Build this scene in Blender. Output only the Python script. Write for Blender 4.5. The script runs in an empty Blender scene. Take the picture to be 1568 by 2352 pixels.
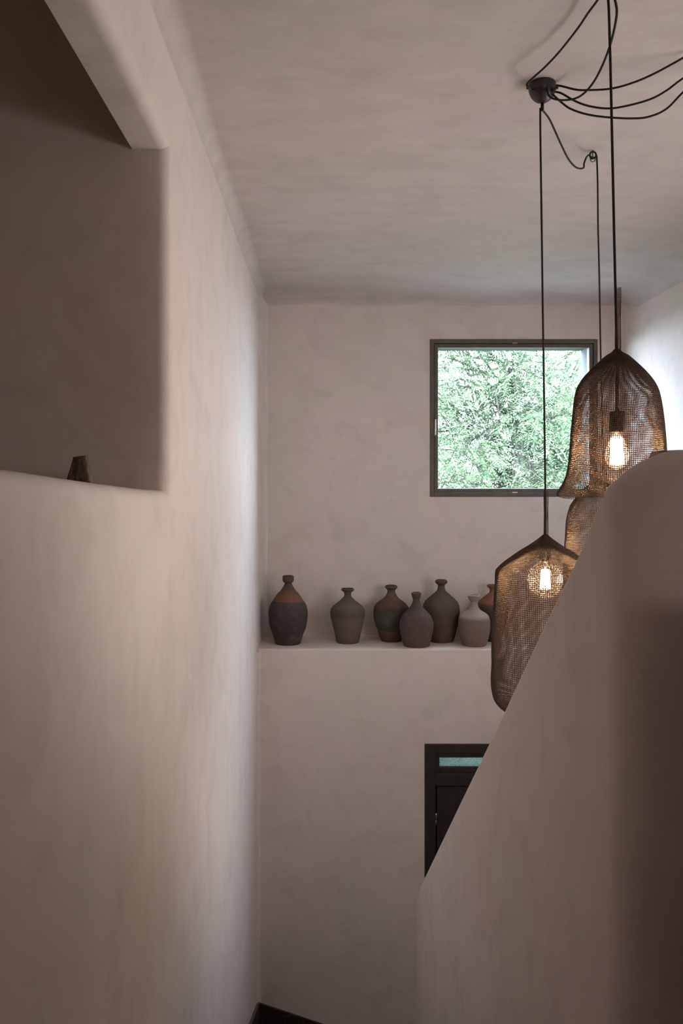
import bpy, bmesh, math, random
from mathutils import Vector, noise
random.seed(7)
S = bpy.context.scene
COL = S.collection

# ------------------------------------------------------------------ camera / light / exposure
ZE = 4.0                                   # eye height above the lower floor
F = 2000.0
cam_d = bpy.data.cameras.new('camera')
cam = bpy.data.objects.new('camera', cam_d); COL.objects.link(cam)
cam.location = (0, 0, ZE); cam.rotation_euler = (math.radians(90), 0, 0)
cam_d.sensor_fit = 'VERTICAL'; cam_d.sensor_height = 36.0; cam_d.sensor_width = 24.0
cam_d.lens = F / 2352 * 36.0
cam_d.shift_x = 44 / 2352; cam_d.shift_y = -91 / 2352
cam_d.clip_start = 0.02
S.camera = cam
S.view_settings.view_transform = 'Standard'; S.view_settings.look = 'None'
S.view_settings.gamma = 1.0; S.view_settings.use_curve_mapping = False
S.view_settings.exposure = 0.27

WORLD = 33.0
w = bpy.data.worlds.new('sky'); S.world = w; w.use_nodes = True
bg = w.node_tree.nodes['Background']
bg.inputs[0].default_value = (0.70, 0.81, 1.0, 1); bg.inputs[1].default_value = WORLD

def add_light(name, kind, loc, rot, energy, color, **kw):
    l = bpy.data.lights.new(name, kind); l.energy = energy; l.color = color
    for k, v in kw.items(): setattr(l, k, v)
    o = bpy.data.objects.new(name, l); COL.objects.link(o); o.location = loc; o.rotation_euler = rot
    return o, l
add_light('sun', 'SUN', (0, -5, 12), (math.radians(38), 0, math.radians(-12)), 18.0, (1.0, 0.96, 0.9), angle=0.02)
# portals guide the sky light through the far window and the added rear opening (they emit nothing themselves)
po, pl = add_light('window_portal', 'AREA', (1.256, 5.98, ZE + 0.357), (math.radians(-90), 0, 0), 1, (1, 1, 1), shape='RECTANGLE', size=1.0, size_y=0.93)
pl.cycles.is_portal = True
po2, pl2 = add_light('added_fill_portal', 'AREA', (1.2, -2.69, ZE + .32), (math.radians(90), 0, 0), 1, (1, 1, 1), shape='RECTANGLE', size=0.6, size_y=0.3)
pl2.cycles.is_portal = True
# daylight of the side window, in the right wall beyond the parapet and out of frame
SIDE = 36.0
add_light('side_window_daylight', 'AREA', (2.22, 2.55, ZE - 0.25), (0, math.radians(90), 0), SIDE, (1.0, 0.95, 0.93), shape='RECTANGLE', size=0.9, size_y=2.3)
BULB = 360.0
LOFT = 3.0

# ------------------------------------------------------------------ helpers
def PX(px, py, d): return Vector(((px - 740) / F * d, d, ZE - (py - 1085) / F * d))
def struct(o): o['kind'] = 'structure'; return o
def tag(o, label, cat, group=None):
    o['label'] = label; o['category'] = cat
    if group: o['group'] = group
    return o
def mesh_obj(name, verts, faces, mat, parent=None, smooth=False):
    me = bpy.data.meshes.new(name); me.from_pydata([tuple(v) for v in verts], [], faces); me.update()
    if mat: me.materials.append(mat)
    if smooth:
        for p in me.polygons: p.use_smooth = True
    o = bpy.data.objects.new(name, me); COL.objects.link(o)
    if parent: o.parent = parent
    return o
def bm_obj(name, bm, mat, parent=None, smooth=False):
    bmesh.ops.recalc_face_normals(bm, faces=bm.faces[:])
    me = bpy.data.meshes.new(name); bm.to_mesh(me); bm.free()
    if mat: me.materials.append(mat)
    if smooth:
        for p in me.polygons: p.use_smooth = True
    o = bpy.data.objects.new(name, me); COL.objects.link(o)
    if parent: o.parent = parent
    return o
def empty(name, loc):
    o = bpy.data.objects.new(name, None); COL.objects.link(o); o.location = loc; o.empty_display_size = .05
    return o
def bm_box(bm, a, b, bevel=0.0, seg=2):
    x0, y0, z0 = a; x1, y1, z1 = b
    vs = [bm.verts.new(p) for p in ((x0,y0,z0),(x1,y0,z0),(x1,y1,z0),(x0,y1,z0),(x0,y0,z1),(x1,y0,z1),(x1,y1,z1),(x0,y1,z1))]
    fs = [bm.faces.new([vs[i] for i in f]) for f in ((0,3,2,1),(4,5,6,7),(0,1,5,4),(1,2,6,5),(2,3,7,6),(3,0,4,7))]
    if bevel > 0:
        es = list({e for f in fs for e in f.edges})
        bmesh.ops.bevel(bm, geom=es, offset=bevel, segments=seg, affect='EDGES', profile=0.5)
def box(name, a, b, mat, parent=None, bevel=0.0):
    bm = bmesh.new(); bm_box(bm, a, b, bevel); return bm_obj(name, bm, mat, parent)
def smooth_path(pts, n=8):
    pts = [Vector(p) for p in pts]; out = []
    P = [2*pts[0]-pts[1]] + pts + [2*pts[-1]-pts[-2]]
    for i in range(1, len(P)-2):
        p0, p1, p2, p3 = P[i-1:i+3]
        for k in range(n):
            t = k/n
            out.append(0.5*((2*p1)+(-p0+p2)*t+(2*p0-5*p1+4*p2-p3)*t*t+(-p0+3*p1-3*p2+p3)*t**3))
    out.append(pts[-1]); return out
def tube_geo(path, r, seg=8, verts=None, faces=None):
    verts = [] if verts is None else verts; faces = [] if faces is None else faces
    base = len(verts); up = Vector((0.3, 0.9, 0.2)); n = len(path)
    for i, p in enumerate(path):
        t = (path[min(i+1, n-1)] - path[max(i-1, 0)])
        if t.length < 1e-9: t = Vector((0, 0, 1))
        t.normalize()
        a = t.cross(up)
        if a.length < .1: a = t.cross(Vector((1, 0, 0)))
        a.normalize(); b = t.cross(a); up = b.cross(t) if False else up
        rr = r(i/(n-1)) if callable(r) else r
        for k in range(seg):
            an = 2*math.pi*k/seg
            verts.append(p + a*math.cos(an)*rr + b*math.sin(an)*rr)
    for i in range(n-1):
        for k in range(seg):
            k2 = (k+1) % seg
            faces.append((base+i*seg+k, base+i*seg+k2, base+(i+1)*seg+k2, base+(i+1)*seg+k))
    faces.append(tuple(base+k for k in range(seg))[::-1]); faces.append(tuple(base+(n-1)*seg+k for k in range(seg)))
    return verts, faces
def tube(name, path, r, mat, parent=None, seg=8):
    v, f = tube_geo(path, r, seg); return mesh_obj(name, v, f, mat, parent, True)
def lathe(name, prof, mat, parent=None, seg=48, center=(0,0,0), wob=None):
    """prof: list of (r, z)"""
    v, f = [], []; n = len(prof); cx, cy, cz = center
    for r, z in prof:
        for k in range(seg):
            a = 2*math.pi*k/seg; rr = r
            dz = 0
            if wob: rr, dz = wob(r, z, a)
            v.append((cx+rr*math.cos(a), cy+rr*math.sin(a), cz+z+dz))
    for i in range(n-1):
        for k in range(seg):
            k2 = (k+1) % seg; f.append((i*seg+k, i*seg+k2, (i+1)*seg+k2, (i+1)*seg+k))
    if prof[0][0] > 1e-5: f.append(tuple(range(seg))[::-1])
    if prof[-1][0] > 1e-5: f.append(tuple((n-1)*seg+k for k in range(seg)))
    o = mesh_obj(name, v, f, mat, parent, True)
    return o
def cr(pts, n=4):
    """smooth 2-D profile"""
    return [(p.x, p.y) for p in smooth_path([Vector((a, b, 0)) for a, b in pts], n)]

# ------------------------------------------------------------------ materials
def newmat(name):
    m = bpy.data.materials.new(name); m.use_nodes = True
    nt = m.node_tree; b = nt.nodes['Principled BSDF']; return m, nt, b
def nd(nt, t, **kw):
    n = nt.nodes.new(t)
    for k, v in kw.items():
        if k in n.inputs: n.inputs[k].default_value = v
        else: setattr(n, k, v)
    return n
def ramp(nt, fac, stops, interp='LINEAR'):
    r = nt.nodes.new('ShaderNodeValToRGB'); r.color_ramp.interpolation = interp
    e = r.color_ramp.elements
    while len(e) < len(stops): e.new(0.5)
    for i, (p, c) in enumerate(stops): e[i].position = p; e[i].color = (*c, 1)
    nt.links.new(fac, r.inputs[0]); return r
def mixc(nt, fac, a, b, mode='MIX'):
    m = nt.nodes.new('ShaderNodeMix'); m.data_type = 'RGBA'; m.blend_type = mode
    for s, v in ((0, fac), (6, a), (7, b)):
        if hasattr(v, 'is_output'): nt.links.new(v, m.inputs[s])
        elif isinstance(v, (int, float)): m.inputs[s].default_value = v
        else: m.inputs[s].default_value = (*v, 1)
    return m.outputs[2]
def pos(nt, scale=(1, 1, 1), obj=False):
    g = nt.nodes.new('ShaderNodeTexCoord') if obj else nt.nodes.new('ShaderNodeNewGeometry')
    mp = nt.nodes.new('ShaderNodeMapping'); mp.inputs['Scale'].default_value = scale
    nt.links.new(g.outputs['Object'] if obj else g.outputs['Position'], mp.inputs['Vector']); return mp.outputs[0]
def noi(nt, vec, scale, detail=4, rough=.55, dist=0):
    n = nd(nt, 'ShaderNodeTexNoise', Scale=scale, Detail=detail, Roughness=rough, Distortion=dist)
    nt.links.new(vec, n.inputs['Vector']); return n.outputs['Fac']
def bump(nt, b, h, strength, dist=.01, prev=None):
    bp = nd(nt, 'ShaderNodeBump', Strength=strength, Distance=dist)
    nt.links.new(h, bp.inputs['Height'])
    if prev: nt.links.new(prev, bp.inputs['Normal'])
    nt.links.new(bp.outputs[0], b.inputs['Normal']); return bp.outputs[0]

def plaster(name, stretch, a=(.69,.605,.575), c=(.65,.60,.555), d=(.545,.475,.44)):
    m, nt, b = newmat(name)
    p = pos(nt); ps = pos(nt, stretch)
    big = noi(nt, p, 1.7, 3); mid = noi(nt, p, 5.5, 5, .6, .6); st = noi(nt, ps, 9, 5, .65)
    col = mixc(nt, ramp(nt, big, [(.4, (0,0,0)), (.62, (1,1,1))]).outputs[0], a, c)
    col = mixc(nt, ramp(nt, mid, [(.48, (0,0,0)), (.80, (.70,.70,.70))]).outputs[0], col, d)
    col = mixc(nt, ramp(nt, st, [(.45, (0,0,0)), (.85, (.5,.5,.5))]).outputs[0], col, (.72,.64,.60))
    spk = noi(nt, p, 55, 2); col = mixc(nt, ramp(nt, spk, [(.78, (0,0,0)), (.82, (.25,.25,.25))]).outputs[0], col, (.30,.24,.21))
    nt.links.new(col, b.inputs['Base Color'])
    b.inputs['Roughness'].default_value = .72; b.inputs['Specular IOR Level'].default_value = .25
    n1 = bump(nt, b, noi(nt, p, 3.2, 4), .35, .03)
    n2 = bump(nt, b, noi(nt, ps, 22, 5, .6), .12, .006, n1)
    bump(nt, b, noi(nt, p, 160, 3), .05, .002, n2)
    return m
M = {}
M['plaster_up'] = plaster('plaster_upright', (1, 1, .16))
M['plaster'] = plaster('plaster_trowelled', (.7, .7, .7))
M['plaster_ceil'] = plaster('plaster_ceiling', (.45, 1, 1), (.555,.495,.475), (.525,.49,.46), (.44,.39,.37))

def simple(name, col, rough=.6, metal=0, var=.0, scale=20, bumpS=0, stretch=(1,1,1), obj=False, col2=None):
    m, nt, b = newmat(name)
    b.inputs['Roughness'].default_value = rough; b.inputs['Metallic'].default_value = metal
    p = pos(nt, stretch, obj)
    n = noi(nt, p, scale, 5)
    c2 = col2 or tuple(x*(1-var) for x in col)
    nt.links.new(mixc(nt, ramp(nt, n, [(.35, (0,0,0)), (.68, (1,1,1))]).outputs[0], c2, col), b.inputs['Base Color'])
    if bumpS: bump(nt, b, n, bumpS, .003)
    return m
M['cord'] = simple('black_textile_cord', (.010,.009,.009), .8, 0, .3, 900)
M['rose'] = simple('dark_ceramic', (.045,.036,.040), .38, .2, .35, 60, .1)
M['wire'] = simple('bronze_knitted_wire', (.10,.067,.050), .68, .25, .35, 80)
M['socket'] = simple('dark_socket', (.03,.022,.018), .4, .6, .3, 50)
M['frame'] = simple('grey_brown_painted_wood', (.115,.092,.075), .5, 0, .35, 16, .15, (1,1,1), col2=(.075,.062,.052))
M['metal'] = simple('pale_metal', (.55,.52,.48), .35, .9, .1, 60)
M['doorwood'] = simple('dark_stained_wood', (.026,.015,.011), .62, 0, .5, 14, .25, (6,6,.6), col2=(.010,.007,.006))
M['loft'] = simple('loft_ceiling_wood', (.09,.06,.04), .7, 0, .4, 8, .2, (1,.2,1))
M['bark'] = simple('tree_bark', (.07,.062,.055), .9, 0, .4, 12, .4, (3,3,.6))
M['grass'] = simple('garden_grass', (.07,.075,.06), .9, 0, .4, 3)
M['steel'] = simple('dull_hinge_metal', (.35,.33,.30), .35, .9, .3, 40)

def marble():
    m, nt, b = newmat('dark_veined_marble')
    p = pos(nt); n = noi(nt, p, 4, 5, .6, 1.5)
    v = nt.nodes.new('ShaderNodeTexVoronoi'); v.feature = 'DISTANCE_TO_EDGE'; v.inputs['Scale'].default_value = 5.5
    wv = nt.nodes.new('ShaderNodeVectorMath'); wv.operation = 'ADD'
    nt.links.new(p, wv.inputs[0]); nn = nd(nt, 'ShaderNodeTexNoise', Scale=7.0); nt.links.new(p, nn.inputs['Vector']); nt.links.new(nn.outputs['Color'], wv.inputs[1])
    nt.links.new(wv.outputs[0], v.inputs['Vector'])
    vein = ramp(nt, v.outputs['Distance'], [(.0, (1,1,1)), (.016, (0,0,0))]).outputs[0]
    col = mixc(nt, n, (.018,.011,.010), (.045,.028,.025))
    nt.links.new(mixc(nt, vein, col, (.16,.12,.105)), b.inputs['Base Color']); b.inputs['Roughness'].default_value = .35
    return m
M['marble'] = marble()

def thin_glass(name, tint=(1,1,1), refl=.06):
    m, nt, b = newmat(name); nt.nodes.remove(b)
    o = nt.nodes['Material Output']
    t = nd(nt, 'ShaderNodeBsdfTransparent'); t.inputs[0].default_value = (*tint, 1)
    g = nd(nt, 'ShaderNodeBsdfGlossy', Roughness=.03)
    lw = nd(nt, 'ShaderNodeLayerWeight', Blend=.42)
    mm = nt.nodes.new('ShaderNodeMath'); mm.operation = 'MULTIPLY_ADD'; mm.inputs[1].default_value = .75; mm.inputs[2].default_value = refl*.4
    nt.links.new(lw.outputs['Facing'], mm.inputs[0])
    mx = nt.nodes.new('ShaderNodeMixShader'); nt.links.new(mm.outputs[0], mx.inputs[0]); nt.links.new(t.outputs[0], mx.inputs[1]); nt.links.new(g.outputs[0], mx.inputs[2])
    if refl > .2:      # warm translucent haze put in so the bulb glass seems to glow
        tr = nd(nt, 'ShaderNodeBsdfTranslucent'); tr.inputs[0].default_value = (1, .84, .70, 1)
        m2 = nt.nodes.new('ShaderNodeMixShader'); m2.inputs[0].default_value = .020
        nt.links.new(mx.outputs[0], m2.inputs[1]); nt.links.new(tr.outputs[0], m2.inputs[2]); mx = m2
    nt.links.new(mx.outputs[0], o.inputs[0]); return m
M['bulb'] = thin_glass('clear_bulb_glass', (1,.93,.84), .3)
def pane_glass():
    m, nt, b = newmat('window_glass'); nt.nodes.remove(b); o = nt.nodes['Material Output']
    t = nd(nt, 'ShaderNodeBsdfTransparent'); t.inputs[0].default_value = (.95,.985,.97,1)
    g = nd(nt, 'ShaderNodeBsdfGlossy', Roughness=.0); mx = nt.nodes.new('ShaderNodeMixShader'); mx.inputs[0].default_value = .006
    nt.links.new(t.outputs[0], mx.inputs[1]); nt.links.new(g.outputs[0], mx.inputs[2]); nt.links.new(mx.outputs[0], o.inputs[0]); return m
M['pane'] = pane_glass()
def frosted():
    m, nt, b = newmat('frosted_teal_glass'); nt.nodes.remove(b); o = nt.nodes['Material Output']
    p = pos(nt); n = noi(nt, p, 180, 3)
    c = ramp(nt, n, [(.35, (.12,.17,.155)), (.65, (.34,.40,.36))]).outputs[0]
    t = nd(nt, 'ShaderNodeBsdfTranslucent'); nt.links.new(c, t.inputs[0])
    g = nd(nt, 'ShaderNodeBsdfGlossy', Roughness=.25); mx = nt.nodes.new('ShaderNodeMixShader'); mx.inputs[0].default_value = .08
    nt.links.new(t.outputs[0], mx.inputs[1]); nt.links.new(g.outputs[0], mx.inputs[2]); nt.links.new(mx.outputs[0], o.inputs[0]); return m
M['frosted'] = frosted()
def emis(name, col, s):
    m, nt, b = newmat(name); nt.nodes.remove(b); e = nd(nt, 'ShaderNodeEmission', Strength=s); e.inputs[0].default_value = (*col, 1)
    nt.links.new(e.outputs[0], nt.nodes['Material Output'].inputs[0]); return m
M['filament'] = emis('glowing_filament', (1.0, .62, .34), BULB)
def leafmat(name, c1, c2):
    m, nt, b = newmat(name); nt.nodes.remove(b); o = nt.nodes['Material Output']
    col = mixc(nt, ramp(nt, noi(nt, pos(nt), 3.0, 3), [(.35, (0,0,0)), (.65, (1,1,1))]).outputs[0], c1, c2)
    d = nd(nt, 'ShaderNodeBsdfDiffuse'); t = nd(nt, 'ShaderNodeBsdfTranslucent'); mx = nt.nodes.new('ShaderNodeMixShader'); mx.inputs[0].default_value = .45
    nt.links.new(col, d.inputs[0]); nt.links.new(col, t.inputs[0])
    nt.links.new(d.outputs[0], mx.inputs[1]); nt.links.new(t.outputs[0], mx.inputs[2]); nt.links.new(mx.outputs[0], o.inputs[0]); return m
M['leaf'] = leafmat('pale_feathery_leaves', (.105,.160,.090), (.175,.230,.140))
M['leaf2'] = leafmat('distant_leaves', (.03,.045,.03), (.045,.06,.04))

def clay(name, H, stops, ringS=.5, speck=.0, noise_mix=.5, dark=(.05,.04,.035)):
    """stops: [(normalised height, colour)] read upwards along the bottle"""
    m, nt, b = newmat(name)
    tc = nt.nodes.new('ShaderNodeTexCoord'); sp = nt.nodes.new('ShaderNodeSeparateXYZ'); nt.links.new(tc.outputs['Object'], sp.inputs[0])
    n0 = nd(nt, 'ShaderNodeTexNoise', Scale=14.0, Detail=3.0); nt.links.new(tc.outputs['Object'], n0.inputs['Vector'])
    ma = nt.nodes.new('ShaderNodeMath'); ma.operation = 'MULTIPLY_ADD'; ma.inputs[1].default_value = .03; nt.links.new(n0.outputs['Fac'], ma.inputs[0])
    dv = nt.nodes.new('ShaderNodeMath'); dv.operation = 'DIVIDE'; dv.inputs[1].default_value = H
    nt.links.new(sp.outputs['Z'], dv.inputs[0]); nt.links.new(dv.outputs[0], ma.inputs[2])
    su = nt.nodes.new('ShaderNodeMath'); su.operation = 'SUBTRACT'; su.inputs[1].default_value = .015; nt.links.new(ma.outputs[0], su.inputs[0])
    col = ramp(nt, su.outputs[0], stops).outputs[0]
    mp = nt.nodes.new('ShaderNodeMapping'); mp.inputs['Scale'].default_value = (2, 2, 26); nt.links.new(tc.outputs['Object'], mp.inputs[0])
    st = noi(nt, mp.outputs[0], 6, 5, .7); bl = noi(nt, tc.outputs['Object'], 18, 5, .6)
    col = mixc(nt, ramp(nt, st, [(.4, (0,0,0)), (.75, (noise_mix,)*3)]).outputs[0], col, dark)
    col = mixc(nt, ramp(nt, bl, [(.5, (0,0,0)), (.8, (.45,)*3)]).outputs[0], col, (.17,.14,.12))
    if speck:
        s = noi(nt, tc.outputs['Object'], 150, 2); col = mixc(nt, ramp(nt, s, [(.70, (0,0,0)), (.76, (speck,)*3)]).outputs[0], col, (.5,.42,.36))
    nt.links.new(col, b.inputs['Base Color']); b.inputs['Roughness'].default_value = .85; b.inputs['Specular IOR Level'].default_value = .2
    bump(nt, b, st, ringS, .003); return m

# ------------------------------------------------------------------ room shell
CE = ZE + 1.157; YB = 5.74; YL = 5.36; SH = ZE - 1.086
XL, XR = -.40, 2.0
def plate(name, us, vs, holes, fmap, mat, bevel_fn=None, bev=.03, seg=6, parent=None):
    """solid slab on a (u,v) grid with cells left out; vs entries may be functions of u"""
    bm = bmesh.new(); V = {}
    nu, nv = len(us), len(vs)
    val = lambda j, u: vs[j](u) if callable(vs[j]) else vs[j]
    for i, u in enumerate(us):
        for j in range(nv):
            for k in (0, 1): V[i, j, k] = bm.verts.new(fmap(u, val(j, u), k))
    solid = lambda i, j: 0 <= i < nu-1 and 0 <= j < nv-1 and (i, j) not in holes
    for i in range(nu-1):
        for j in range(nv-1):
            if not solid(i, j): continue
            for k in (0, 1): bm.faces.new([V[i,j,k], V[i+1,j,k], V[i+1,j+1,k], V[i,j+1,k]])
            for (a, b, ni, nj) in (((i,j),(i+1,j),i,j-1), ((i,j+1),(i+1,j+1),i,j+1), ((i,j),(i,j+1),i-1,j), ((i+1,j),(i+1,j+1),i+1,j)):
                if not solid(ni, nj): bm.faces.new([V[a[0],a[1],0], V[b[0],b[1],0], V[b[0],b[1],1], V[a[0],a[1],1]])
    bmesh.ops.delete(bm, geom=[v for v in bm.verts if not v.link_faces], context='VERTS')
    bmesh.ops.recalc_face_normals(bm, faces=bm.faces[:])
    if bevel_fn:
        es = [e for e in bm.edges if bevel_fn(e.verts[0].co, e.verts[1].co) and len(e.link_faces) == 2 and e.calc_face_angle() > .6]
        bmesh.ops.bevel(bm, geom=es, offset=bev, segments=seg, affect='EDGES', profile=.5)
    o = bm_obj(name, bm, mat, parent)
    for p in o.data.polygons: p.use_smooth = True
    md = o.modifiers.new('edge', 'EDGE_SPLIT'); md.split_angle = math.radians(35)
    return o

def sill(u):
    P = [(-9, .006), (1.0, .006), (1.19, .003), (1.375, -.007), (1.63, -.020), (2.0, -.037), (2.29, -.047), (9, -.047)]
    for (a, za), (b, zb) in zip(P, P[1:]):
        if a <= u <= b: return ZE + za + (zb-za)*(u-a)/(b-a)
HD = ZE + .85; JY = 2.29; J0 = .25; XLB = -.50
us = [-2.7, J0, .8, 1.0, 1.19, 1.375, 1.63, 2.0, JY, 6.0]
wl = plate('wall_left', us, [-.15, sill, HD, CE+.12], {(i, 1) for i in range(1, 8)},
      lambda u, v, k: (XL if k == 0 else XLB, u, v), M['plaster_up'],
      lambda a, b: abs(a.x-XL) < 1e-4 and abs(b.x-XL) < 1e-4 and J0-.01 <= min(a.y, b.y) and max(a.y, b.y) <= JY+.01 and min(a.z, b.z) > ZE-.2 and max(a.z, b.z) < HD+.01, .034, 7)
struct(wl)
# far wall, upper part, with the window opening
WX0, WX1, WZ0, WZ1 = .709, 1.814, ZE-.161, ZE+.878
struct(plate('wall_far', [XLB, WX0, WX1, XR+.25], [SH-.02, WZ0, WZ1, CE+.12], {(1, 1)},
      lambda u, v, k: (u, YB if k == 0 else YB+.25, v), M['plaster']))
# far wall, lower part: comes forward and carries the ledge
DX0, DX1, DZ1 = .630, 1.60, ZE-1.670
struct(plate('wall_ledge', [XLB, DX0, DX1, XR+.25], [-.15, DZ1, SH], {(1, 0)},
      lambda u, v, k: (u, YL if k == 0 else YB+.25, v), M['plaster'],
      lambda a, b: abs(a.y-YL) < 1e-4 and abs(b.y-YL) < 1e-4 and min(a.z, b.z) > SH-.01, .014, 4))
# right wall with the landing window opening
struct(plate('wall_right', [-2.7, 1.4, 3.7, 6.0], [-.15, ZE-.70, ZE+.20, CE+.12], {(1, 1)},
      lambda u, v, k: (XR if k == 0 else XR+.25, u, v), M['plaster_up']))
# rear wall behind the camera with a small unseen opening added for fill light
struct(plate('wall_rear', [XLB, .9, 1.5, XR+.25], [-.15, ZE+.17, ZE+.47, CE+.12], {(1, 1)},
      lambda u, v, k: (u, -2.5 if k == 0 else -2.7, v), M['plaster']))
struct(box('ceiling', (XLB-.0, -2.7, CE), (XR+.25, YB+.25, CE+.2), M['plaster_ceil']))
struct(box('floor_lower', (XLB, -2.7, -.3), (XR+.25, YL, 0), M['marble']))
struct(box('floor_landing', (XLB, -2.7, ZE-1.25), (XR, 1.30, ZE-1.05), M['marble']))

struct(box('wall_added_shade', (.55, .68, ZE-1.05), (XR, .80, ZE-.13), M['plaster_up']))  # unseen low wall, added to shade the lower parapet face
struct(box('added_rear_window', (.89, -2.62, ZE+.16), (1.51, -2.615, ZE+.48), thin_glass('fill_tint_glass', (1.0,.84,.72), 0)))  # pane of the added rear opening, tinted to warm its fill light
# soft coves where the hand-trowelled planes meet
def cove(n, p0, p1, da, db, mat, flip=False, seg=16):
    """concave strip along p0-p1; da/db = offsets from the corner line towards each plane"""
    p0, p1, da, db = map(Vector, (p0, p1, da, db)); v, f = [], []
    for t in range(13):
        base = p0.lerp(p1, t/12)
        w_ = 1 + .12*math.sin(t*1.7+n)
        for s in range(seg+1):
            a = s/seg*math.pi/2
            v.append(base + da*w_*(1-math.sin(a)) + db*w_*(1-math.cos(a)))
    for t in range(12):
        for s in range(seg):
            q = t*(seg+1)+s; f.append((q, q+1, q+seg+2, q+seg+1))
    return struct(mesh_obj('trim_%d' % n, v, f, mat, None, True))
cove(1, (XL, YB, SH), (XL, YB, CE), (0, -.30, 0), (.040, 0, 0), M['plaster_up'])
cove(2, (XL, YB, CE), (XR, YB, CE), (0, -.30, 0), (0, 0, -.055), M['plaster_ceil'])
cove(3, (XL, -2.5, CE), (XL, YB, CE), (.05, 0, 0), (0, 0, -.06), M['plaster_ceil'])
cove(4, (XR, YB, ZE-1.08), (XR, YB, CE), (0, -.25, 0), (-.05, 0, 0), M['plaster_up'])
cove(5, (XR, -2.5, CE), (XR, YB, CE), (-.14, 0, 0), (0, 0, -.11), M['plaster_ceil'])
cove(6, (XL, YL, .5), (XL, YL, SH-.01), (0, -.10, 0), (.022, 0, 0), M['plaster_up'])
cove(7, (XL, YB, SH), (XR, YB, SH), (0, -.05, 0), (0, 0, .015), M['plaster'])

# the loft seen through the opening in the left wall
struct(box('wall_loft_far', (-3.0, JY, ZE-1.4), (XLB, JY+.15, CE+.7), M['plaster']))
struct(box('wall_loft_left', (-3.15, -1.2, ZE-1.4), (-3.0, JY+.15, CE+.7), M['plaster']))
struct(box('wall_loft_near', (-3.0, -1.2, ZE-1.4), (XLB, -1.05, CE+.7), M['plaster']))
struct(box('wall_loft_upper', (XLB, -1.2, CE+.12), (XLB+.1, JY+.15, CE+.7), M['plaster']))
struct(box('ceiling_loft', (-3.15, -1.2, CE+.60), (XLB, JY+.15, CE+.7), M['loft']))
struct(box('floor_loft', (-3.15, -1.2, ZE-1.5), (XLB, JY+.15, ZE-1.4), M['marble']))
add_light('loft_lamp_glow', 'POINT', (-2.3, 1.2, ZE+1.2), (0, 0, 0), LOFT, (1.0, .62, .35), shadow_soft_size=.06)

# ------------------------------------------------------------------ staircase, skirting
bm = bmesh.new()
n = 13; y0, z0 = 1.30, ZE-1.05; run = .245; rise = (z0-(ZE-3.40))/n
for i in range(n):
    z = z0 - rise*(i+1); ya = y0+run*i
    bm_box(bm, (XL, ya, z-.5), (.47, ya+run+.001, z))
ye = y0+run*n
bm_box(bm, (XL, ye, ZE-3.9), (.2, YL, ZE-3.40))
for i in range(3): bm_box(bm, (.2+.28*i, ye, 0), (.2+.28*(i+1), YL, ZE-3.40-.15*(i+1)))
struct(bm_obj('staircase', bm, M['marble']))
def prism(name, quad, off, mat):
    v = [Vector(q) for q in quad]; n_ = len(v); v += [q+Vector(off) for q in v]
    bm = bmesh.new(); vs = [bm.verts.new(q) for q in v]
    bm.faces.new(vs[:n_]); bm.faces.new(vs[n_:])
    for i in range(n_): bm.faces.new([vs[i], vs[(i+1) % n_], vs[n_+(i+1) % n_], vs[n_+i]])
    return struct(bm_obj(name, bm, mat))
zc = ZE-3.257
prism('baseboard_far', [(XL, YL, zc), (DX0-.01, YL, zc-.345), (DX0-.01, YL, 0.0), (XL, YL, 0.3)], (0, -.014, 0), M['marble'])
prism('baseboard_left', [(XL, YL, zc), (XL, 4.73, ZE-2.997), (XL, 4.45, ZE-2.86), (XL, 1.3, ZE-.97), (XL, 1.3, ZE-1.3), (XL, 4.4, ZE-3.45), (XL, YL, ZE-3.7)], (.016, 0, 0), M['marble'])

# ------------------------------------------------------------------ stair parapet (plaster, rounded top)
PXX = .45; TH = .15
def ptop(y):
    P = [(0, .034), (1.25, .034), (1.30, .026), (1.345, .011), (1.39, -.012), (1.45, -.060), (1.552, -.1435), (1.765, -.291), (2.195, -.604), (2.8125, -1.04), (3.673, -1.653), (3.95, -1.85), (4.05, -1.93), (4.12, -1.99), (4.147, -2.03)]
    for (a, za), (b, zb) in zip(P, P[1:]):
        if a <= y <= b: return ZE + za + (zb-za)*(y-a)/(b-a)
    return ZE - 2.03
path = []     # (inner point, outward normal(to the far/right side), top z)
ys = [4.147, 4.12, 4.05, 3.95, 3.673, 3.2, 2.8125, 2.5, 2.195, 1.95, 1.765, 1.65, 1.552, 1.5, 1.45, 1.42, 1.39]
for y in ys: path.append((Vector((PXX, y, 0)), Vector((1, 0, 0)), ptop(y)))
R = .085; cyc = 1.37
for k in range(1, 11):
    a = k/10*math.pi/2
    c = Vector((PXX+R, cyc, 0)); nrm = Vector((math.cos(a), math.sin(a), 0))
    pnt = c - nrm*R
    path.append((pnt, nrm, ZE + [.0,-.003,.004,.010,.015,.020,.024,.028,.031,.033,.034][k]))
for x in (.62, .8, 1.1, 1.5, XR): path.append((Vector((x, cyc-R, 0)), Vector((0, 1, 0)), ZE+.034))
verts, faces = [], []
rr = .028; prof = []
for s in range(7):
    a = s/6*math.pi/2; prof.append((rr*(1-math.cos(a)), -rr*(1-math.sin(a))))
for p, nrm, zt in path:
    ring = [(0, None)] + prof + [(TH-q[0], q[1]) for q in reversed(prof)] + [(TH, None)]
    for off, dz in ring:
        z = -.1 if dz is None else zt+dz
        q = p + nrm*off; verts.append((q.x, q.y, z))
L = len(prof)*2+2
for i in range(len(path)-1):
    for k in range(L-1): faces.append((i*L+k, i*L+k+1, (i+1)*L+k+1, (i+1)*L+k))
    faces.append((i*L+L-1, i*L, (i+1)*L, (i+1)*L+L-1))
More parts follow.
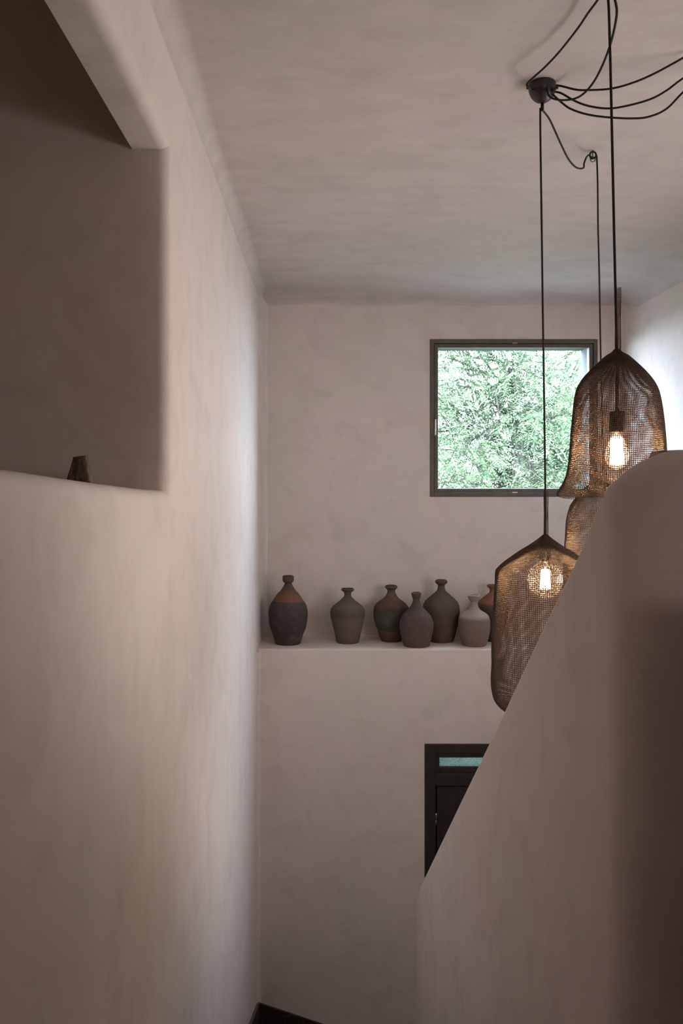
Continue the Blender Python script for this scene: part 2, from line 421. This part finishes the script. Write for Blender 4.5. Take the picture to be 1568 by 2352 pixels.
faces.append(tuple(range(L))); faces.append(tuple((len(path)-1)*L+k for k in range(L))[::-1])
para = mesh_obj('wall_stair_parapet', verts, faces, M['plaster_up'], None, True); struct(para)
bm = bmesh.new(); bm.from_mesh(para.data); bmesh.ops.recalc_face_normals(bm, faces=bm.faces[:]); bm.to_mesh(para.data); bm.free()
md = para.modifiers.new('edge', 'EDGE_SPLIT'); md.split_angle = math.radians(50)

# ------------------------------------------------------------------ window
def frame_bm(x0, x1, z0, z1, wd, y0, y1, bev=.003):
    bm = bmesh.new()
    bm_box(bm, (x0, y0, z0), (x0+wd, y1, z1), bev); bm_box(bm, (x1-wd, y0, z0), (x1, y1, z1), bev)
    bm_box(bm, (x0+wd-.001, y0, z1-wd), (x1-wd+.001, y1, z1), bev); bm_box(bm, (x0+wd-.001, y0, z0), (x1-wd+.001, y1, z0+wd), bev)
    return bm
win = empty('window_1', ((WX0+WX1)/2, YB, WZ0)); struct(win)
def child(o, par):
    o.parent = par; o.matrix_parent_inverse = par.matrix_basis.inverted(); return o
bpy.context.view_layer.update()
child(bm_obj('window_frame', frame_bm(WX0+.001, WX1-.001, WZ0+.001, WZ1-.001, .026, YB-.006, YB+.06), M['frame']), win)
child(bm_obj('window_sash', frame_bm(WX0+.029, WX1-.029, WZ0+.029, WZ1-.029, .026, YB+.003, YB+.055), M['frame']), win)
child(box('window_pane', (WX0+.050, YB+.032, WZ0+.050), (WX1-.050, YB+.036, WZ1-.050), M['pane']), win)
bm = bmesh.new(); e0, e1 = YB+.0615, YB+.252
for a, b in (((WX0,e0,WZ0),(WX0+.036,e1,WZ1)), ((WX1-.037,e0,WZ0),(WX1,e1,WZ1)), ((WX0+.036,e0,WZ0),(WX1-.037,e1,WZ0+.03)), ((WX0+.036,e0,WZ1-.042),(WX1-.037,e1,WZ1))): bm_box(bm, a, b)
child(bm_obj('outer_reveal', bm, simple('grey_exterior_render', (.085,.09,.09), .9, 0, .25, 9)), win)
cx = WX0 + (1181-987)/385*(WX1-WX0)
for zz in (WZ0+.028, WZ1-.028):
    l = child(box('latch', (cx-.016, YB-.0075, zz-.006), (cx+.016, YB+.001, zz+.006), M['frame'], None, .001), win)
    child(box('latch_tab', (cx-.016, YB-.0095, zz-.0015+(.002 if zz > ZE else 0)), (cx+.018, YB-.0074, zz+.0035), M['metal'], None, .0005), l)
hz0, hz1 = ZE-(1000-1085)/F*YB, ZE-(963-1085)/F*YB
child(box('window_handle', (WX0+.030, YB-.010, hz0), (WX0+.040, YB+.004, hz1), M['metal'], None, .002), win)
# side window, out of frame in the right wall
win2 = empty('window_2', (XR, 2.45, ZE-.70)); struct(win2); bpy.context.view_layer.update()
bm = bmesh.new()
for a, b in (((1.401,ZE-.699),(1.44,ZE+.199)), ((3.66,ZE-.699),(3.699,ZE+.199)), ((1.44,ZE-.699),(3.66,ZE-.66)), ((1.44,ZE+.16),(3.66,ZE+.199))): bm_box(bm, (XR+.14, a[0], a[1]), (XR+.20, b[0], b[1]), .003)
child(bm_obj('window_frame', bm, M['frame']), win2)
struct(box('added_sky_block', (XR+.26, .8, ZE-1.5), (XR+.4, 4.6, ZE+1.1), M['plaster']))  # unseen slab added outside the side window to keep sky light out

# ------------------------------------------------------------------ door in the ledge wall
zf = lambda py: ZE-(py-1085)/F*YL
xf = lambda px: (px-740)/F*YL
door = empty('door_1', ((DX0+DX1)/2, YL, 0)); struct(door); bpy.context.view_layer.update()
bm = bmesh.new(); wj = .066; ya, yb = YL-.008, YL+.08
bm_box(bm, (DX0+.001, ya, .001), (DX0+wj, yb, DZ1-.001), .003); bm_box(bm, (DX1-wj, ya, .001), (DX1-.001, yb, DZ1-.001), .003)
bm_box(bm, (DX0+wj-.001, ya, zf(1730)), (DX1-wj+.001, yb, DZ1-.001), .003)
bm_box(bm, (DX0+wj-.001, ya+.004, zf(1805)), (DX1-wj+.001, yb, zf(1775)), .003)
bm_box(bm, (DX0+wj-.002, YL+.066, .001), (DX0+wj+.02, yb+.02, zf(1790))); bm_box(bm, (DX1-wj-.02, YL+.066, .001), (DX1-wj+.002, yb+.02, zf(1790))); bm_box(bm, (DX0+wj, YL+.066, zf(1815)), (DX1-wj, yb+.02, zf(1790)))
child(bm_obj('door_frame', bm, M['doorwood']), door)
bm = frame_bm(xf(998), DX1-wj, zf(1775), zf(1730), .030, YL+.008, YL+.06, .002)
ts = child(bm_obj('transom_sash', bm, M['doorwood']), door)
child(box('transom_pane', (xf(1009), YL+.03, zf(1769)), (DX1-wj-.02, YL+.036, zf(1741)), M['frosted']), ts)
bm = bmesh.new(); lx0, lx1, lz0, lz1 = xf(1003.5), DX1-wj-.006, .01, zf(1808)
bm_box(bm, (lx0, YL+.022, lz0), (lx1, YL+.065, lz1), .002)
leaf = child(bm_obj('door_leaf', bm, M['doorwood']), door)
bm = bmesh.new()
for a, b in (((lx0+.0,YL+.016,lz0),(lx0+.10,YL+.0225,lz1)), ((lx1-.10,YL+.016,lz0),(lx1,YL+.0225,lz1)), ((lx0+.10,YL+.016,lz1-.14),(lx1-.10,YL+.0225,lz1)), ((lx0+.10,YL+.016,.9),(lx1-.10,YL+.0225,1.02)), ((lx0+.10,YL+.016,lz0),(lx1-.10,YL+.0225,lz0+.2))): bm_box(bm, a, b, .002)
child(bm_obj('door_panel_rails', bm, M['doorwood']), leaf)
for zc_ in (zf(1883), zf(1883)-.75, zf(1883)-1.4):
    if zc_ < .1: continue
    child(lathe('hinge', [(0,0),(.006,0),(.006,.032),(.0045,.034),(.0045,.038),(.006,.040),(.006,.078),(0,.08)], M['steel'], None, 14, (xf(1001), YL+.008, zc_-.04)), door)
hx = lx1-.06
child(tube('door_handle', smooth_path([(hx, YL+.016, .95), (hx, YL-.03, .95), (hx-.02, YL-.04, .95), (hx-.11, YL-.04, .95)], 5), .008, M['steel']), door)

# ------------------------------------------------------------------ bottles on the ledge
def bottle(label, cxp, prof, base, sc, ox, oy, d, mat_stops, lip_n, **kw):
    """prof: (row, half width) measured along the bottle from rim down; d = distance of its axis"""
    k = d/F/sc
    x = (ox + cxp/sc - 740)/F*d
    pr = [(hw*k, (base-row)*k) for row, hw in prof]
    pr.append((pr[-1][0]*.96, 0.0))
    pr = pr[::-1]; H = pr[-1][1]
    mat = clay('clay_'+kw.pop('mname'), H, mat_stops, **kw)
    rimtop = pr[-1]; lip = pr[-lip_n:]; body = pr[:-lip_n+1]
    body_s = [(0, .004), (body[0][0]*.8, 0)] + cr(body, 4)
    seed = random.random()*50
    def wob(r, z, a):
        return r*(1+.012*noise.noise((math.cos(a)*1.2+seed, math.sin(a)*1.2, z*9)) + .004*math.sin(z*300)), 0
    o = lathe('ceramic_bottle', body_s, mat, None, 56, (0,0,0), wob); o.location = (x, d, SH)
    t = .011
    lp = cr(lip, 4) + [(rimtop[0]-t*.4, H+.003), (rimtop[0]-t, H-.002), (lip[0][0]*.62, lip[0][1]), (lip[0][0]*.5, lip[0][1]-.03)]
    chip = kw.get('chip', 0)
    def wob2(r, z, a):
        r2 = r*(1+.02*noise.noise((math.cos(a)*1.5+seed, math.sin(a)*1.5, z*9)))
        dz = (.005 if 'pale' in label else .002)*noise.noise((math.cos(a)*2.2+seed, math.sin(a)*2.2, 3.3)) if z > H-.012 else 0
        return r2, dz
    v = lathe('bottle_rim', lp, mat, o, 56, (0,0,0), wob2)
    v.data.polygons[-1]
    tag(o, label, 'bottle', 'clay bottles on the wall ledge')
    o.rotation_euler = (math.radians(random.uniform(-.4,.4)), 0, random.uniform(0, 6))
    return o
TC = (.23,.105,.062); TD = (.13,.065,.042); GR = (.082,.068,.060); GD = (.055,.043,.038); BR = (.135,.098,.078)
bottle('tall charcoal clay bottle with rust-brown shoulders, leftmost, nearest the left wall corner', 424,
  [(213,65),(222,69),(265,68),(285,58),(292,42),(320,50),(385,90),(430,133),(500,178),(560,217),(640,235),(720,232),(830,215),(900,187),(960,170),(1012,153)], 1022, 5.227, 580, 1290, 5.53,
  [(0,GD),(.3,GD),(.62,GR),(.635,GR),(.645,TC),(.77,(.20,.10,.062)),(.80,(.12,.075,.056)),(1,(.10,.066,.052))], 5, mname='rust_shoulder', ringS=.6, speck=.15)
bottle('taupe clay bottle with wide flared lip and tapering base, second from left, standing alone', 1140,
  [(360,74),(370,77),(385,68),(398,48),(420,41),(440,43),(460,52),(500,92),(530,130),(560,168),(590,195),(630,207),(680,206),(740,195),(800,180),(900,157),(980,139),(995,132)], 1001, 5.227, 580, 1290, 5.57,
  [(0,BR),(.45,(.15,.115,.095)),(.52,(.10,.085,.072)),(.70,(.15,.125,.11)),(1,(.10,.082,.072))], 4, mname='taupe', ringS=.85, speck=.1)
bottle('clay bottle with brown-red shoulders and foot around a dark grey middle band, third from left', 306,
  [(268,58),(275,64),(290,62),(303,48),(320,40),(350,47),(380,65),(410,97),(440,140),(470,168),(500,180),(560,184),(620,178),(680,160),(710,145),(760,132),(800,117),(826,106)], 833, 4.48, 830, 1290, 5.62,
  [(0,(.11,.06,.043)),(.20,(.13,.07,.05)),(.215,(.06,.05,.045)),(.40,(.075,.068,.062)),(.62,(.065,.06,.056)),(.64,TD),(.80,(.15,.095,.075)),(1,(.10,.075,.062))], 4, mname='banded', ringS=.9)
bottle('small purplish-brown clay bottle with pale specks and cup-shaped lip, fourth from left', 565,
  [(345,48),(350,51),(375,47),(400,38),(412,35),(440,40),(470,53),(500,76),(540,115),(570,141),(600,158),(640,172),(690,175),(740,169),(800,155),(860,141),(880,132)], 888, 4.48, 830, 1290, 5.455,
  [(0,(.12,.082,.07)),(.2,(.125,.085,.075)),(.5,(.10,.072,.066)),(1,(.085,.06,.052))], 4, mname='speckled', ringS=.6, speck=.6, noise_mix=.25)
bottle('tallest olive-brown round-shouldered clay bottle with ring marks, fifth from left', 818,
  [(203,54),(210,61),(230,60),(243,46),(256,35),(290,38),(312,48),(340,77),(370,111),(400,145),(430,170),(460,183),(500,190),(560,187),(620,180),(700,161),(780,142),(820,127)], 829, 4.48, 830, 1290, 5.61,
  [(0,(.115,.07,.045)),(.2,(.12,.078,.055)),(.4,(.095,.07,.056)),(.62,(.125,.098,.080)),(.8,(.115,.09,.073)),(1,(.10,.078,.064))], 4, mname='olive', ringS=.9)
bottle('squat pale grey clay bottle with pale shoulders, chipped lip and pinkish-brown belly', 1158,
  [(365,58),(372,64),(400,56),(416,46),(428,37),(450,38),(480,43),(510,62),(530,90),(550,122),(570,144),(600,158),(650,164),(700,163),(750,156),(800,146),(850,130),(868,124)], 876, 4.48, 830, 1290, 5.48,
  [(0,(.19,.125,.10)),(.4,(.21,.155,.13)),(.52,(.20,.155,.135)),(.60,(.34,.29,.25)),(.8,(.34,.29,.25)),(1,(.27,.225,.19))], 4, mname='pale', ringS=.3, speck=.5, noise_mix=.2, dark=(.13,.10,.085))
bottle('terracotta-shouldered clay bottle with dark lower body, rightmost, half hidden by the low mesh pendant', 1350,
  [(250,62),(258,63),(272,48),(290,34),(305,32),(325,38),(350,66),(380,103),(410,138),(440,155),(470,159),(520,157),(600,145),(700,120),(780,95),(812,85)], 820, 4.48, 830, 1290, 5.62,
  [(0,GD),(.3,GD),(.58,(.085,.068,.06)),(.66,(.16,.085,.06)),(.72,(.30,.14,.085)),(1,(.22,.105,.068))], 4, mname='terracotta', ringS=.3)

# ------------------------------------------------------------------ wooden block on the left parapet
bx, by = -.466, 1.672; bz = sill(by) - .001
bm = bmesh.new()
NU, NV = 22, 16; rings = []
for j in range(NV+1):
    t = j/NV
    hw0 = (-.0262 + t*.0150, .0262 - t*.0105)       # left, right edge
    dep = .017 - t*.007
    ring = []
    for i in range(NU):
        a = 2*math.pi*i/NU
        c, s = math.cos(a), math.sin(a)
        sx = math.copysign(abs(c)**.45, c); sy = math.copysign(abs(s)**.45, s)
        mid = (hw0[0]+hw0[1])/2; half = (hw0[1]-hw0[0])/2
        groove = 1 - .10*abs(noise.noise((a*2.3, t*.7, 4.0)))*1.5
        x = mid + sx*half*groove; y = sy*dep*groove
        z = t*.0525 + (x*.14+.001 if j == NV else x*.14*t) - (0 if j else 0)
        ring.append(bm.verts.new((x, y, z - (.0008*(math.sin(a*3)) if j == 0 else 0))))
    rings.append(ring)
for j in range(NV):
    for i in range(NU):
        bm.faces.new([rings[j][i], rings[j][(i+1) % NU], rings[j+1][(i+1) % NU], rings[j+1][i]])
bm.faces.new(rings[0]); bm.faces.new(rings[-1])
def woodmat():
    m, nt, b = newmat('weathered_wood')
    p = pos(nt, (5, 5, 1), True); g = noi(nt, p, 26, 6, .7, .8); k = noi(nt, pos(nt, (1,1,1), True), 45, 4)
    col = mixc(nt, ramp(nt, g, [(.35,(0,0,0)),(.62,(1,1,1))]).outputs[0], (.028,.019,.014), (.20,.14,.105))
    col = mixc(nt, ramp(nt, k, [(.5,(0,0,0)),(.7,(.6,.6,.6))]).outputs[0], col, (.04,.026,.018))
    nt.links.new(col, b.inputs['Base Color']); b.inputs['Roughness'].default_value = .85; bump(nt, b, g, .9, .003); return m
blk = bm_obj('wooden_block', bm, woodmat(), None, True); blk.location = (bx, by, bz)
tag(blk, 'small dark weathered wooden wedge standing on the left plaster parapet', 'wood block')

# ------------------------------------------------------------------ ceiling rose, pendants, cords
RX, RY = PX(1245, 190, 2.586).x, 2.586
rose = lathe('ceiling_rose', [(.0,-.060)] + [(.0405*math.cos(a), -.013-.047*math.sin(a)) for a in [math.radians(x) for x in (80,70,60,50,40,30,20,10,0)]] + [(.0395,-.004),(.037,0),(0,0)], M['rose'], None, 40)
rose.location = (RX, RY, CE)
tag(rose, 'dark round ceiling rose from which all the black cords spread', 'ceiling rose')
g = lathe('cord_grip', [(0,-.084),(.0045,-.084),(.005,-.080),(.005,-.056),(0,-.054)], M['socket'], rose, 14)
for a_, z_ in ((2.9, -.012), (.12, -.008), (-.25, -.020), (-.9, -.034)):
    q = Vector((math.cos(a_), math.sin(a_)*.9-.15, 0)).normalized()
    tube('cord_grip', [q*.030+Vector((0,0,z_)), q*.046+Vector((0,0,z_-.002))], .0045, M['socket'], rose, 10)

def knit(name, prof, cols, cell, parent, seed, amp=.02, squash=None, thick=.0016):
    """wire-knit bag: rows of loops around the axis, constant stitch count so the neck grows dense. prof (r,z) top to bottom, local"""
    P = [Vector((r, z, 0)) for r, z in prof]; P = smooth_path(P, 12)
    L = [0]
    for a, b in zip(P, P[1:]): L.append(L[-1]+(b-a).length)
    rows = int(L[-1]/cell); pts = []; j = 0
    for i in range(rows+1):
        s = L[-1]*i/rows
        while j < len(L)-2 and L[j+1] < s: j += 1
        t = (s-L[j])/max(1e-9, L[j+1]-L[j]); pts.append(P[j].lerp(P[j+1], min(1, t)))
    v, f = [], []; zt = prof[0][1]
    for i, p in enumerate(pts):
        dn = min(1, max(0, (zt-p.y)/.08))
        for k in range(cols):
            a = 2*math.pi*(k + .12*math.sin(i*.31+seed))/cols
            q = noise.noise((math.cos(a)*1.3+seed, math.sin(a)*1.3, p.y*5))
            q2 = noise.noise((math.cos(a)*4+seed, math.sin(a)*4, p.y*22+seed))
            r = p.x*(1+amp*dn*q*2+.006*q2*dn)
            z = p.y + dn*(.007*noise.noise((math.cos(a)*1.1+seed, math.sin(a)*1.1, 9+p.y*3)) + .0008*q2)
            x, y = r*math.cos(a), r*math.sin(a)
            if squash: x, y, z = squash(x, y, z, dn)
            v.append((x, y, z))
    for i in range(len(pts)-1):
        for k in range(cols):
            k2 = (k+1) % cols; f.append((i*cols+k, i*cols+k2, (i+1)*cols+k2, (i+1)*cols+k))
    o = mesh_obj(name, v, f, M['wire'], parent)
    md = o.modifiers.new('wire', 'WIREFRAME'); md.thickness = thick; md.use_even_offset = False; md.use_relative_offset = False; md.use_replace = True
    return o

def filament(name, r, z0, z1, n_, parent, th=.0009):
    v, f = [], []
    pts = []
    for k in range(n_):
        a0 = 2*math.pi*k/n_; a1 = 2*math.pi*(k+.5)/n_
        tube_geo([Vector((r*.8*math.cos(a0), r*.8*math.sin(a0), z1)), Vector((r*math.cos(a0), r*math.sin(a0), z0))], th, 5, v, f)
        tube_geo([Vector((r*math.cos(a0), r*math.sin(a0), z0)), Vector((r*.8*math.cos(a1), r*.8*math.sin(a1), z1))], th, 5, v, f)
    return mesh_obj(name, v, f, M['filament'], parent, True)

def pendant(label, d, axis_px, hook_pts, neck_py, sleeve_py, prof_px, sock, bulb, cols, cell, seed, cord_r=.0030, **kw):
    """axis at real distance d; neck_py etc. heights along the axis"""
    k = d/F; ax = PX(axis_px, 1085, d).x
    Z = lambda py: ZE - (py-1085)*k
    root = empty('pendant_lamp', (ax, d, Z(neck_py)))
    tag(root, label, 'pendant lamp', 'knitted wire pendant lamps over the stairwell')
    zl = lambda py: Z(py) - Z(neck_py)
    # cord in local space
    loc = root.location
    pth = smooth_path([Vector(p)-loc for p in hook_pts] + [Vector((0, 0, zl(sock[0])))], 9)
    tube('cord', pth, cord_r, M['cord'], root, 8)
    knit('shade', [(hw*k, zl(py)) for py, hw in prof_px], cols, cell, root, seed, **kw)
    # knitted sleeve gathered round the cord, a little loose on one side
    sl = [(.0062, zl(sleeve_py)), (.0068, zl(sleeve_py)-.02), (.0058, zl((sleeve_py+neck_py)/2)), (.0064, zl(neck_py)+.02), (prof_px[0][1]*k, zl(prof_px[0][0]))]
    knit('shade_sleeve', sl, 11, .0038, root, seed+3, 0, lambda x, y, z, dn: (x+.0022, y, z), .0013)
    # socket
    s0, s1, sr = zl(sock[0]), zl(sock[1]), sock[2]
    sk = lathe('socket', [(0, s0+.006), (.004, s0+.006), (.006, s0), (sr*.95, s0-.001), (sr, s0-.004), (sr, s1+.004), (sr*.96, s1), (0, s1)], M['socket'], root, 28)
    kind, b0, b1, br = bulb; zb0, zb1 = zl(b0), zl(b1); H = zb0-zb1
    if kind == 'globe':
        rc = br; cz = zb1+rc; pr = [(sr*.75, zb0+.004)]
        pr += [(sr*.78, cz+rc*.98)]
        pr += [(rc*math.sin(a), cz+rc*math.cos(a)) for a in [math.radians(x) for x in range(24, 181, 8)]]
        pr[-1] = (0, zb1)
        bl = lathe('bulb', pr, M['bulb'], root, 48)
        filament('filament', .0145, cz-.026, cz+.030, 12, bl, .0013)
        tube('bulb_stem', [Vector((0,0,zb0)), Vector((0,0,cz+.03))], lambda t: .006-.003*t, M['bulb'], bl, 10)
    else:
        pr = [(sr*.62, zb0+.004), (sr*.68, zb0-.1*H), (br*.72, zb0-.28*H), (br*.93, zb0-.46*H), (br, zb0-.60*H), (br*.95, zb0-.75*H), (br*.7, zb0-.89*H), (br*.35, zb0-.97*H), (0, zb1)]
        bl = lathe('bulb', cr(pr, 4), M['bulb'], root, 40)
        filament('filament', .0150, zb1+.14*H, zb1+.80*H, 14, bl, .0013)
        tube('bulb_stem', [Vector((0,0,zb0)), Vector((0,0,zb1+.74*H))], lambda t: .005-.003*t, M['bulb'], bl, 10)
    return root

# low pendant with the globe bulb
cA = [(110,18)]
profA = [(1228.5, 5),(1235,12),(1243,22),(1255,39),(1267,58),(1283,80),(1295,95),(1307,106.5),(1314,110.5),(1340,112.5),(1386,116),(1433,119),(1481,121),(1529,121.5),(1564,123),(1588,122),(1607,118),(1619,112),(1630,101),(1638,86)]
d = 2.586
pendant('low bag-shaped brown wire mesh pendant with lit globe bulb in front of the ledge', d, 1252,
  [(RX-.006, RY, CE-.075), PX(1240.5, 300, d), PX(1243, 480, d), PX(1246, 700, d), PX(1249, 900, d), PX(1251, 1050, d), PX(1252, 1140, d), PX(1252, 1200, d)],
  1228, 1126, profA, (1248, 1288, .0175), ('globe', 1289, 1373, .0530), 176, .0056, 2.0, amp=.012, thick=.0024)
# bell with the long bulb
d = 2.0
profB = [(803,6),(810,12),(818,25),(834,42),(858,65),(882,82),(906,91),(953,98),(1001,103),(1044,106),(1080,110),(1104,117),(1120,125),(1134,133),(1141,134)]
HB = PX(1392, -58, 2.02); HB.z = CE-.008
pendant('bell-shaped brown wire mesh pendant with lit long bulb in front of the window', d, 1416.5,
  [(RX+.004, RY-.036, CE-.030), PX(1262, 222, 2.53), PX(1290, 230, 2.46), PX(1330, 222, 2.36), PX(1365, 185, 2.28), PX(1397, 115, 2.17), PX(1415, 40, 2.08), PX(1412, 0, 2.05), HB+Vector((.006,0,-.008)), HB, HB+Vector((-.004,-.01,-.02)),
   PX(1397, 10, d), PX(1400, 100, d), PX(1403, 220, d), PX(1407, 400, d), PX(1410, 540, d), PX(1413, 670, d), PX(1415, 760, d), PX(1416.5, 850, d)],
  803, 661, profB, (944, 992, .0178), ('long', 992, 1079, .0262), 156, .0041, 7.0, amp=.011, thick=.0021)
# third pendant, partly behind the other two
d = 3.127; HC = PX(1361, 348, d); HC.z = CE-.012
profC = [(1096,5),(1103,14),(1112,30),(1124,45),(1138,57),(1152,68),(1167,76),(1195,82),(1233,85),(1262,87),(1320,90),(1400,92),(1470,92),(1500,86),(1515,76)]
loop = [HC + Vector((.012*math.cos(a), .004*math.sin(a/2), .012*math.sin(a)-.006)) for a in [math.radians(x) for x in (170, 250, 330, 410, 490, 560, 640, 700)]]
pendant('dome-topped wire mesh pendant farthest back, tucked beneath the bell and behind the parapet', d, 1386,
  [(RX-.002, RY, CE-.078), PX(1262, 275, 2.66), PX(1285, 325, 2.76), PX(1303, 362, 2.85), PX(1318, 381, 2.92), PX(1330, 387, 2.97), PX(1340, 385, 3.0), PX(1341, 375, 3.02), PX(1347, 360, 3.06)] + loop +
  [PX(1370, 362, d), PX(1372, 420, d), PX(1373, 520, d), PX(1376, 640, d), PX(1378, 760, d), PX(1381, 900, d), PX(1385, 1060, d)],
  1098, 1030, profC, (1180, 1222, .0178), ('globe', 1223, 1290, .0530), 150, .0056, 11.0, cord_r=.0030, amp=.012, thick=.0024)

def hook(p, label):
    v, f = [], []
    tube_geo([Vector((0,0,.03)), Vector((0,0,.006))], .003, 8, v, f)
    tube_geo([Vector((.009*math.sin(a), 0, -.004+.009*math.cos(a))) for a in [math.radians(x) for x in range(0, 300, 20)]], .0022, 8, v, f)
    o = mesh_obj('ceiling_hook', v, f, M['steel'], None, True); o.location = p
    return tag(o, label, 'hook')
h = hook((HC.x, HC.y+.002, CE-.028), 'small ceiling hook holding the looped cord of the farthest pendant'); 
hook((HB.x, HB.y, CE-.028), 'ceiling hook above the bell-shaped pendant cord')

def cordthing(label, pts, r=.0030):
    return tube('cord', [p-rose.location for p in smooth_path(pts, 9)], r, M['cord'], rose)
def drop(hx_, hy_, zlow): return [Vector((hx_, hy_, CE-.02)), Vector((hx_+.004, hy_, CE-.05)), Vector((hx_+.006, hy_, CE-.4)), Vector((hx_+.006, hy_, zlow))]
cordthing('upper of three black cords swagging right from the ceiling rose', [(RX+.040, RY, CE-.008), PX(1290,198,2.575), PX(1320,205.5,2.55), PX(1345,207,2.53), PX(1400,204,2.50), PX(1450,191,2.47), PX(1500,170,2.44), PX(1568,133,2.40), PX(1640,90,2.33)] + drop(1.085, 2.26, ZE-.3))
cordthing('middle of three black cords swagging right from the ceiling rose', [(RX+.036, RY-.012, CE-.032), PX(1290,215,2.56), PX(1320,232,2.55), PX(1350,243,2.54), PX(1390,249,2.53), PX(1430,245,2.51), PX(1490,229,2.49), PX(1530,208,2.48), PX(1568,180,2.46), PX(1650,130,2.43)] + drop(1.21, 2.40, ZE-.3))
cordthing('lowest of three black cords swagging right from the ceiling rose', [(RX+.026, RY-.02, CE-.044), PX(1290,236,2.56), PX(1310,250,2.55), PX(1345,262,2.54), PX(1390,269,2.53), PX(1450,272,2.52), PX(1490,268,2.51), PX(1530,250,2.50), PX(1568,212,2.49), PX(1610,178,2.47)] + drop(1.127, 2.45, ZE-.3))
cordthing('black cord rising from the left side of the ceiling rose to the top of the photo', [(RX-.034, RY-.01, CE-.024), PX(1213,199,2.50), PX(1210,193,2.49), PX(1222,180,2.46), PX(1250,155,2.40), PX(1283,120,2.33), PX(1325,67,2.22), PX(1350,30,2.14), PX(1372,0,2.08), PX(1400,-45,1.98), (.68,1.7,CE-.03)] + drop(.70, 1.46, ZE+.35))

# ------------------------------------------------------------------ outside: garden ground and trees
struct(box('ground', (-30, YB+.3, -.4), (40, 60, -.2), M['grass']))
def tree(label, base, height, crown_c, crown_r, nclump, nfrond, leafm, seed, leaf_len=.045):
    rnd = random.Random(seed)
    root = empty('leafy_tree', base); tag(root, label, 'tree')
    b = Vector(base); v, f = [], []
    top = Vector(crown_c)-b
    trunk = smooth_path([Vector((0,0,0)), Vector((.1,.05,top.z*.4)), Vector((top.x*.6, top.y*.5, top.z*.75)), top+Vector((0,0,crown_r[2]*.3))], 8)
    tube_geo(trunk, lambda t: .16*(1-t)+.03, 10, v, f)
    mesh_obj('trunk', v, f, M['bark'], root, True)
    clumps = []
    for i in range(nclump):
        while True:
            q = Vector((rnd.uniform(-1,1), rnd.uniform(-1,1), rnd.uniform(-1,1)))
            if q.length < 1: break
        clumps.append(top + Vector((q.x*crown_r[0], q.y*crown_r[1], q.z*crown_r[2])))
    bv, bf = [], []
    for c in clumps:
        s = trunk[rnd.randrange(len(trunk)//2, len(trunk))]
        mid = s.lerp(c, .5) + Vector((rnd.uniform(-.2,.2), rnd.uniform(-.2,.2), rnd.uniform(0,.3)))
        tube_geo(smooth_path([s, mid, c], 5), lambda t: .014*(1-t)+.003, 5, bv, bf)
        for _ in range(4):
            e = c + Vector((rnd.gauss(0,.3), rnd.gauss(0,.3), rnd.gauss(0,.25)))
            tube_geo([c.lerp(mid, .2), c.lerp(e, .5)+Vector((0,0,.05)), e], lambda t: .004*(1-t)+.0012, 4, bv, bf)
    mesh_obj('branches', bv, bf, M['bark'], root, True)
    lv, lf = [], []
    for c in clumps:
        cr_ = rnd.uniform(.28, .5)
        for _ in range(nfrond):
            o_ = Vector((rnd.gauss(0,1), rnd.gauss(0,1), rnd.gauss(0,.7)))*cr_*.6
            p = c+o_
            dirv = (o_.normalized()*.8+Vector((rnd.uniform(-.6,.6), rnd.uniform(-.6,.6), rnd.uniform(-.8,.2)))).normalized()
            side = dirv.cross(Vector((0,0,1)))
            if side.length < .1: side = Vector((1,0,0))
            side.normalize(); side = (side + Vector((rnd.uniform(-.3,.3),rnd.uniform(-.3,.3),rnd.uniform(-.5,.5)))).normalized()
            FL = rnd.uniform(.16,.26); np_ = 7
            for m_ in range(np_):
                t = (m_+.6)/np_; q = p+dirv*FL*t+Vector((0,0,-.05*t*t))
                ll = leaf_len*(1.15-.6*t)
                for sg in (-1, 1):
                    dl = (side*sg*.85+dirv*.55+Vector((0,0,rnd.uniform(-.35,.1)))).normalized()
                    wv = dl.cross(Vector((rnd.uniform(-.4,.4),rnd.uniform(-.4,.4),1))).normalized()*ll*.17
                    i0 = len(lv); mp_ = q+dl*ll*.45
                    lv += [q, mp_+wv, q+dl*ll, mp_-wv]; lf.append((i0,i0+1,i0+2,i0+3))
    mesh_obj('foliage', lv, lf, leafm, root)
    return root
tree('feathery bright green tree filling the window view outside', (2.6, 10.6, -.2), 6, (2.1, 9.6, ZE+.6), (2.4, 1.1, 2.0), 175, 95, M['leaf'], 3, .052)
tree('darker tree glimpsed through gaps behind the feathery one', (4.0, 15.5, -.2), 8, (3.6, 14.5, ZE+.6), (3.2, 1.2, 2.6), 90, 30, M['leaf2'], 9, .07)
